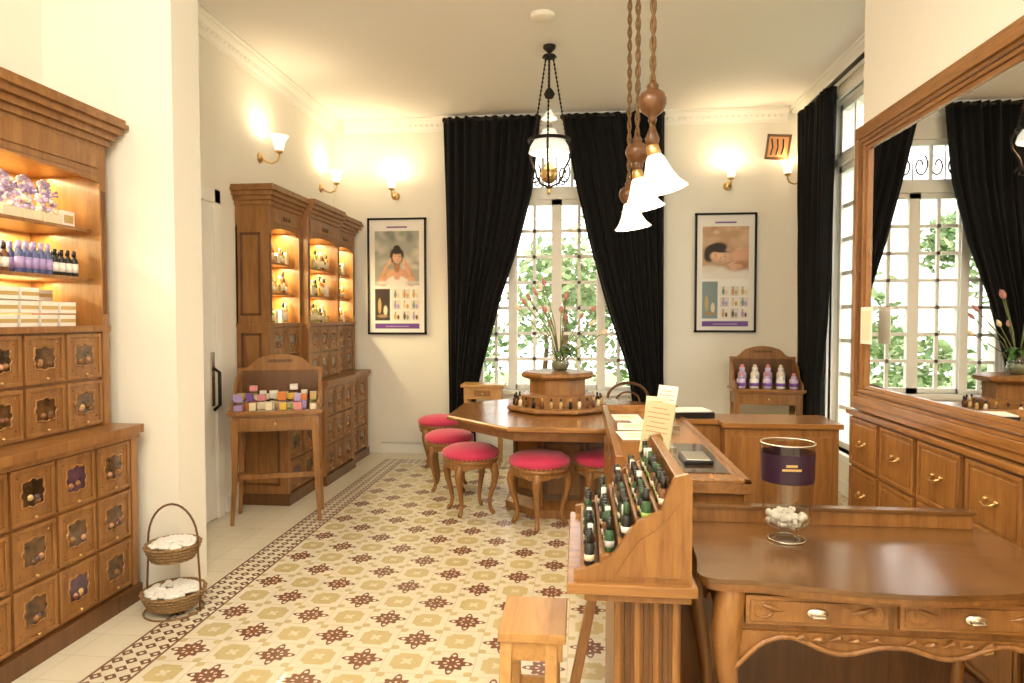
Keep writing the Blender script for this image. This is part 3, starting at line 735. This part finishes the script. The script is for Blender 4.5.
def fill_lamp(x,y,p=80):  # added lamps on the ceiling out of view, put in as fill light
    b=B('added_fill_lamp'); b.lathe([(.06,0),(.16,-.01),(.15,-.06),(.09,-.10),(1e-5,-.115)],(x,y,H),shade,24)
    ob=b.done(); light('bulb',(x,y,H-.25),p,(1,.90,.75),parent=ob,r=.14)
fill_lamp(-.9,.9,85); fill_lamp(.6,-1.2); fill_lamp(-1.6,-1.2)
# oil lamp
ox,oy=-.25,5.4
b=B('hanging_oil_lamp',Matrix.Translation((ox,oy,0)))
b.lathe([(1e-5,H),(.05,H),(.05,H-.02),(.02,H-.05),(1e-5,H-.06)],(0,0,0),iron,16)
b.lathe([(.01,3.60),(.05,3.585),(.06,3.57),(.012,3.55)],(0,0,0),iron,12)
for k in range(3):
    a=2*pi*k/3+.5; C,S=math.cos(a),math.sin(a)
    N=40
    for i in range(N):
        t=i/N; r0=.035+.125*t; z=3.56-.66*t
        b.tube([(r0*C,r0*S,z),((r0+.004)*C,(r0+.004)*S,z-.014)],.0055 if i%2 else .009,iron,5)
    b.tube([(.165*C,.165*S,2.91),(.19*C,.19*S,2.85),(.18*C,.18*S,2.78),(.135*C,.135*S,2.70),(.12*C,.12*S,2.64),(.08*C,.08*S,2.58),(.03*C,.03*S,2.56),(0,0,2.53)],.009,iron,6)
    sp=[((.12+(.045-.03*i/16)*math.cos(i*.45))*C,(.12+(.045-.03*i/16)*math.cos(i*.45))*S,2.60+(.045-.03*i/16)*math.sin(i*.45)) for i in range(17)]
    b.tube(sp,.006,iron,5)
b.tube([(0,0,3.58),(0,0,3.30)],.007,iron,6)
b.lathe([(1e-5,3.24),(.03,3.25),(.045,3.28),(.03,3.31),(.012,3.33),(1e-5,3.34)],(0,0,0),iron,14)
b.lathe([(.012,3.16),(.03,3.13),(.06,3.09),(.065,3.085)],(0,0,0),shadeoff,18,'open')
for i in range(2): b.tube([(.165*math.cos(2*pi*k/28),.165*math.sin(2*pi*k/28),2.905+.012*i) for k in range(29)],.008,iron,6)
b.lathe([(.05,3.0),(.055,2.985),(.075,2.96),(.12,2.92),(.15,2.87),(.162,2.815),(.158,2.815),(.14,2.87),(.07,2.955)],(0,0,0),shadeoff,28,'open',fl=.02,fn=14)
b.lathe([(.022,2.72),(.034,2.78),(.024,2.86),(.02,3.05)],(0,0,0),tglass,14,'open')
b.lathe([(1e-5,2.575),(.03,2.58),(.06,2.61),(.072,2.65),(.06,2.69),(.035,2.71),(.03,2.74),(1e-5,2.745)],(0,0,0),brass,20)
b.lathe([(1e-5,2.48),(.012,2.495),(.018,2.515),(.008,2.54),(.02,2.56)],(0,0,0),brass,10)
ol=b.done(); light('bulb',(ox,oy,2.80),4,parent=ol,r=.04)
# ---------------------------------------------------------------- counter
b=B('service_counter')
CX0,CX1,CY0,CY1,CZ=.15,.64,2.56,4.50,.88
b.box(CX0+.03,CX1-.02,CY0+.02,CY1-.02,.08,CZ-.04,W); b.box(CX0+.04,CX1-.03,CY0+.03,CY1-.03,0.001,.08,WD)
b.box(CX0,CX1,CY0,CY1,CZ-.04,CZ,WY)
for x0,x1,y0,y1 in((CX0,CX0+.03,CY0+.25,CY1),(CX0,CX1,CY1-.03,CY1)): b.box(x0,x1,y0,y1,CZ,CZ+.045,WY)
b.box(CX1-.025,CX1,CY0,CY1,CZ,CZ+.012,WY); b.box(CX0+.15,CX1,CY0,CY0+.025,CZ,CZ+.012,WY)
for i in range(4):
    y0=CY0+.1+i*.46; b.box(CX0+.018,CX0+.03,y0+.03,y0+.40,.15,.78,W); b.box(CX0+.008,CX0+.018,y0+.08,y0+.35,.2,.73,W)
b.box(CX0+.2,CX1-.05,CY0+.008,CY0+.02,.45,.80,W)
b.box(.86,1.51,4.07,4.42,.06,CZ-.03,W); b.box(.84,1.53,4.05,4.44,CZ-.03,CZ,WX); b.box(.88,1.49,4.09,4.4,0.001,.06,WD)
for x0,x1 in((.90,1.17),(1.20,1.47)): b.box(x0,x1,4.058,4.07,.2,.8,W)
b.box(CX1-.02,.86,4.20,4.42,.06,CZ-.03,W); b.box(CX1,.84,4.18,4.44,CZ-.03,CZ,WX)
b.box(.42,.60,2.72,3.35,CZ,CZ+.004,glassdark)
b.done(.004)
b=B('card_tray'); b.box(.44,.56,2.86,3.06,CZ+.005,CZ+.02,blackm); b.box(.45,.55,2.87,3.05,CZ+.02,CZ+.024,nickel); b.done(.003)
b=B('paper_sheets')
for x,y,a in((.29,3.55,.1),(.30,3.85,-.05),(.29,4.2,.05),(.40,3.98,.2)):
    b.cbox((x,y,CZ+.003+.001*a),(.17,.24,.003),white,Matrix.Rotation(a,3,'Z')); b.cbox((x,y,CZ+.0047+.001*a),(.11,.15,.0006),offw,Matrix.Rotation(a,3,'Z'))
b.done()
b=B('open_catalogue')
b.cbox((.70,4.31,CZ+.0195),(.24,.2,.035),blackm,Matrix.Rotation(.1,3,'Z')); b.cbox((.69,4.31,CZ+.042),(.22,.18,.008),white,Matrix.Rotation(.18,3,'Z'))
b.done()
def menu(x,y,w,h,ang,m,zb=CZ+.005):
    b=B('menu_card_stand'); rt=Matrix.Rotation(ang,3,'Z')@Matrix.Rotation(math.radians(-12),3,'X')
    b.cbox((x,y,zb+h/2),(w,.004,h),m,rt)
    for k in range(9):
        v=Vector((x,y,zb+h/2))+rt@Vector((0,-.0025,h*(.38-.09*k))); b.cbox(v,(w*(.75 if k%3 else .5),.0005,.004),cols['skind'],rt)
    v=Vector((x,y,zb+.02))+Vector((math.sin(ang)*-.03,.03,0)); b.cbox(v,(w*.8,.05,.03),tglass,Matrix.Rotation(ang,3,'Z')); b.done()
menu(.335,2.95,.17,.23,math.radians(-50),mat('card_green',(.52,.52,.33),.5),zb=CZ+.025)
menu(.39,3.50,.13,.21,math.radians(-35),offw); menu(.46,3.68,.15,.25,math.radians(-55),white)
# tester rack cabinet
b=B('tester_rack')
RX0,RX1,RY0,RY1,TZ=-.015,.31,1.87,2.55,.76
b.box(.10,.29,1.93,RY1-.02,0.001,TZ-.035,W)
for i in range(7): b.box(.103+i*.027,.121+i*.027,1.918,1.93,.08,TZ-.06,WD if i%2 else W)
b.box(.09,.30,1.915,RY1,0.001,.07,WD)
b.box(RX0-.02,RX1+.015,RY0-.02,RY1,TZ-.03,TZ,WX); b.box(RX0+.03,RX1,RY0,RY1-.01,TZ-.055,TZ-.03,W)
steps=5
for i in range(steps):
    x0=.005+i*.052; z1=TZ+.03+i*.042
    b.box(x0,x0+.052,RY0+.02,RY1-.02,TZ,z1,W)
b.box(RX1-.045,RX1-.015,RY0+.015,RY1,TZ,TZ+.30,WY)
P=[(RX0,TZ),(RX0,TZ+.028),(.02,TZ+.035),(.06,TZ+.05),(.10,TZ+.085),(.135,TZ+.14),(.165,TZ+.175),(.20,TZ+.19),(.225,TZ+.205),(.245,TZ+.26),(.262,TZ+.30),(RX1-.01,TZ+.31),(RX1,TZ+.29),(RX1,TZ)]
for y in(RY0,RY1-.022): b.prism(P,y,y+.022,W,lambda a,z,c:(a,c,z))
P2=[(.10,TZ+.02),(.13,TZ+.07),(.17,TZ+.125),(.21,TZ+.15),(.25,TZ+.19),(.28,TZ+.23),(.285,TZ+.02)]
b.prism(P2,RY0-.006,RY0,W,lambda a,z,c:(a,c,z))
b.done(.003)
b=B('tester_vials')
for i in range(steps):
    x=.031+i*.052; z=TZ+.0305+i*.042; y=RY0+.05
    while y<RY1-.05:
        xx=x+rr.uniform(-.004,.004); bc=rr.choice([cols['amber'],cols['black'],cols['dgreen'],cols['black'],cols['amber']])
        hh=rr.uniform(.95,1.2)
        b.lathe([(.014,0),(.015,.003),(.015,.045*hh),(.008,.055*hh)],(xx,y,z),bc,10); b.lathe([(.009,.054*hh),(.009,.082*hh)],(xx,y,z),rr.choice([cols['black'],cols['black'],cols['black'],cols['white'],cols['dgreen']]),8)
        b.lathe([(.0155,.014),(.0155,.032)],(xx,y,z),rr.choice([cols['white'],cols['cream'],cols['green'],cols['cream'],cols['gold'],cols['grey']]),10)
        y+=.0345
b.done()
b=B('step_stool')
b.box(-.25,-.04,2.02,2.30,.50,.53,WL); b.box(-.24,-.05,2.03,2.045,.44,.50,WL)
for x in(-.225,-.085):
    b.tube([(x,2.05,.50),(x,1.90,0)],.026,WL,4,True); b.tube([(x,2.26,.50),(x,2.42,0)],.026,WL,4,True)
b.box(-.225,-.085,1.93,1.95,.18,.21,WL); b.box(-.225,-.085,2.36,2.38,.18,.21,WL)
b.tube([(-.03,2.10,.25),(.055,2.16,.66)],.022,W,4,True)
b.done(.003)
# ---------------------------------------------------------------- writing desk
b=B('writing_desk')
DZ=.76
def cr(pts,n=8):
    out=[];N=len(pts)
    for i in range(N-1):
        p0=Vector(pts[max(i-1,0)]);p1=Vector(pts[i]);p2=Vector(pts[i+1]);p3=Vector(pts[min(i+2,N-1)])
        for k in range(n):
            t=k/n; out.append(tuple(.5*((2*p1)+(-p0+p2)*t+(2*p0-5*p1+4*p2-p3)*t*t+(-p0+3*p1-3*p2+p3)*t**3)))
    out.append(tuple(pts[-1])); return out
front=cr([(.37,2.50),(.345,2.38),(.365,2.22),(.36,2.08),(.345,1.96),(.40,1.925),(.50,1.925),(.60,1.90),(.78,1.87),(.98,1.87),(1.16,1.90),(1.26,1.925),(1.36,1.925),(1.415,1.96),(1.40,2.08),(1.395,2.22),(1.415,2.38),(1.39,2.50)],6)
def inset(P,d,c=(.88,2.25)): return [(c[0]+(x-c[0])*(1-d/abs(.55)),c[1]+(y-c[1])*(1-d/.33) if y<2.45 else y) for x,y in P]
b.prism(front,DZ-.014,DZ,WT); b.prism(inset(front,.008),DZ-.03,DZ-.014,W); b.prism(inset(front,.018),DZ-.042,DZ-.03,W)
b.box(.39,1.37,2.475,2.505,DZ,DZ+.05,W); b.box(.38,1.38,2.468,2.51,DZ+.05,DZ+.062,WT)
b.box(.43,1.33,2.02,2.46,.60,DZ-.04,W)
b.box(.43,1.33,1.965,2.02,.60,DZ-.04,W)
b.box(.44,1.32,2.43,2.45,.08,.60,WD)
for a0,a1 in((.475,.865),(.895,1.285)):
    b.box(a0,a1,1.948,1.966,.625,.708,WX)
    b.box(a0+.012,a1-.012,1.943,1.949,.637,.696,W)
    cx=(a0+a1)/2
    b.lathe([(1e-5,0),(.028,.002),(.03,.006),(.018,.012),(1e-5,.014)],(cx,1.943,.667),nickel,16,mt=Matrix(((1,0,0),(0,0,-1),(0,.55,0))))
    b.tube([(cx-.02,1.94,.668),(cx-.016,1.925,.66),(cx+.016,1.925,.66),(cx+.02,1.94,.668)],.004,nickel,6)
    for s_ in(-1,1):
        pts=[(cx+s_*(.175-.025*i/14*1.6-.02*math.cos(i*.5)),1.944,.667+.02*math.sin(i*.5)) for i in range(15)]
        b.tube(pts,.004,W,5)
        b.tube([(cx+s_*.15,1.943,.685),(cx+s_*.12,1.94,.675),(cx+s_*.09,1.943,.668)],[.006,.008,.002],W,6)
n=60; P=[(.43,.605)]
for i in range(n+1):
    t=i/n; x=.43+.90*t; k=abs(2*t-1)
    z=.545+.035*math.cos(k*pi*3)*(.6)+( -.05*max(0,(k-.8)/.2)**1.5)+.02*math.sin(k*pi)
    P.append((x,z))
P.append((1.33,.605)); b.prism(P,1.95,1.972,W,lambda a,z,c:(a,c,z))
b.tube([(x,1.945,z+.010) for x,z in P[1:-1]],.008,W,6)
for k in range(5):
    for s_ in(-1,1):
        b.tube([(.88+s_*(.03+.05*k),1.944,.585),(.88+s_*(.05+.05*k),1.938,.600-.006*(k%2)),(.88+s_*(.075+.05*k),1.944,.588)],[.003,.008,.002],W,6)
P=[(2.02+.42*i/20,.565+.03*math.cos(i/20*4*pi)) for i in range(21)]
for x in(.43,1.31): b.prism([(2.0,.61)]+P+[(2.46,.61)],x,x+.02,W,lambda a,z,c:(c,a,z))
for sx,x in((-1,.445),(1,1.315)):
    for sy,y in((-1,1.985),(1,2.44)):
        pr=[(0,.735,.040),(.012,.66,.045),(.022,.58,.044),(.020,.50,.034),(.004,.38,.024),(-.012,.24,.019),(-.010,.12,.017),(.008,.05,.020),(.02,.015,.024),(.022,.0,.016)]
        b.tube([(x+sx*o,y+sy*o,z) for o,z,_ in pr],[q[2] for q in pr],W,10)
        if sy<0:
            b.tube([(x+sx*.01+.02*math.cos(i*.5)*(1-i/22),y-.045,.56+.03*math.sin(i*.5)*(1-i/22)) for i in range(16)],.005,W,5)
b.done(.002)
b=B('hurricane_glass',Matrix.Translation((.69,2.30,DZ+.001)))
b.lathe([(.058,0),(.060,.005),(.035,.014),(.018,.022),(.018,.028),(.035,.036),(.064,.05),(.074,.07),(.078,.12),(.083,.20),(.086,.325)],(0,0,0),tglass,40,'open')
b.lathe([(.0842,.20),(.0862,.295)],(0,0,0),mat('purple_band',(.03,.012,.03),.35),40,'open')
for rr_,zz in((.086,.325),(.059,.003)): b.tube([(rr_*math.cos(2*pi*i/40),rr_*math.sin(2*pi*i/40),zz) for i in range(41)],.0028,nickel,6)
b.cbox((-.012,-.0865,.25),(.06,.001,.007),cols['gold']); b.cbox((-.012,-.0868,.263),(.035,.001,.008),cols['gold'])
for k in range(130):
    hgt=rr.uniform(0,.038); rm=min(.062,.03+hgt*2.2)
    t=rr.uniform(0,2*pi); e=rm*math.sqrt(rr.random()); b.ball((e*math.cos(t),e*math.sin(t),.05+hgt),.010,white,6)
b.done()
# ---------------------------------------------------------------- right chest + mirror
TR=Matrix(((0,0,-1,1.97),(1,0,0,.93),(0,1,0,0),(0,0,0,1)))
b=B('drawer_chest',TR); L=3.09; D=.43
b.box(0,L,.08,.955,.001,D-.02,W); b.box(0,L,0.001,.08,.001,D,WD); b.box(0,L,.955,.98,.001,D+.015,WY)
nc=8; cw=L/nc
for i in range(nc):
    for j in range(3): drawer(b,i*cw+.012,(i+1)*cw-.012,.10+j*.282,.10+(j+1)*.282,D-.02,'bail')
b.done(.003)
TM=Matrix(((0,0,-1,XM-.001),(1,0,0,0),(0,1,0,0),(0,0,0,1)))
b=B('wall_mirror',TM)
y0,y1,z0,z1=1.55,4.03,.987,2.57; f=.14
b.box(y0+.05,y1-.05,z0+.05,z1-.05,.001,.012,WD)
b.box(y0+f-.01,y1-f+.01,z0+f-.01,z1-f+.01,.012,.016,mirrorm)
for o0,o1,t in((0,.035,.045),(.035,.075,.058),(.075,.12,.042),(.12,f,.028)):
    b.box(y0+o0,y1-o0,z0+o0,z0+o1,.002,t,WY); b.box(y0+o0,y1-o0,z1-o1,z1-o0,.002,t,WY)
    b.box(y0+o0,y0+o1,z0+o1,z1-o1,.002,t,W); b.box(y1-o1,y1-o0,z0+o1,z1-o1,.002,t,W)
for i in range(180):
    yy=y0+.1+(y1-y0-.2)*i/179
    for zz in(z0+.098,z1-.098): b.ball((yy,zz,.044),.007,WD,5)
for i in range(100):
    zz=z0+.1+(z1-z0-.2)*i/99; b.ball((y1-.098,zz,.044),.007,WD,5)
b.done(.002)
b=B('paper_notice'); b.box(1.535,1.538,3.72,3.86,1.36,1.56,white); b.box(1.5335,1.535,3.74,3.84,1.38,1.54,offw); b.done()
# ---------------------------------------------------------------- outside
gm=mat('grass',(.25,.34,.14),.9,var=.4,bscale=4)
b=B('garden_ground'); b.box(-14,14,YB+.3,22,-.5,-.3,gm); b.box(2.7,14,-3,YB+.3,-.5,-.3,gm); b.done()
lm=[mat('foliage_%d'%i,c,.6) for i,c in enumerate(((.20,.32,.12),(.32,.44,.20),(.12,.22,.08),(.46,.54,.30)))]
def foliage(name,n,x,y,z,seed):
    b=B(name); q=random.Random(seed)
    cl=[(q.uniform(*x),q.uniform(*y),z[0]+(z[1]-z[0])*q.random()**1.3,q.uniform(.4,.8)) for _ in range(44)]
    for i in range(n):
        cx,cy,cz,cr_=q.choice(cl)
        d=Vector((q.gauss(0,1),q.gauss(0,1),q.gauss(0,1))).normalized()*cr_*q.uniform(.5,1)
        p=Vector((cx,cy,cz))+d
        if p.z<-.3: continue
        u=Vector((q.gauss(0,1),q.gauss(0,1),q.gauss(0,.6))).normalized(); v=u.cross(Vector((q.gauss(0,1),q.gauss(0,1),q.gauss(0,1)))).normalized()
        s_=q.uniform(.05,.12)
        b.add([p-u*s_,p+v*s_*.5,p+u*s_,p-v*s_*.5],[(0,1,2,3)],q.choice(lm))
    for i in range(7):
        cx,cy,cz,_=cl[i]; b.tube([(cx,cy,-.3),(cx+.1,cy,cz*.6),(cx,cy,cz+.3)],[.07,.05,.02],WD,7)
    b.done()
foliage('garden_shrubs',13000,(-4,4.5),(10.5,14),(.1,3.4),2)
foliage('garden_shrubs',6500,(4.5,7.5),(3,11),(.1,3.0),3)
# ---------------------------------------------------------------- world + camera
w=bpy.data.worlds.new('world'); sc.world=w; w.use_nodes=True
bg=w.node_tree.nodes['Background']; bg.inputs[0].default_value=(1,.965,.95,1); bg.inputs[1].default_value=3.6
cam=bpy.data.cameras.new('camera'); co=bpy.data.objects.new('camera',cam); sc.collection.objects.link(co)
cam.sensor_width=36; cam.lens=670/1024*36; cam.clip_start=.05
co.location=(0,0,1.5); co.rotation_euler=(math.radians(90-2.0),0,math.radians(5.8)); sc.camera=co
sc.view_settings.view_transform='Standard'
sc.view_settings.look='None'
sc.view_settings.exposure=.35
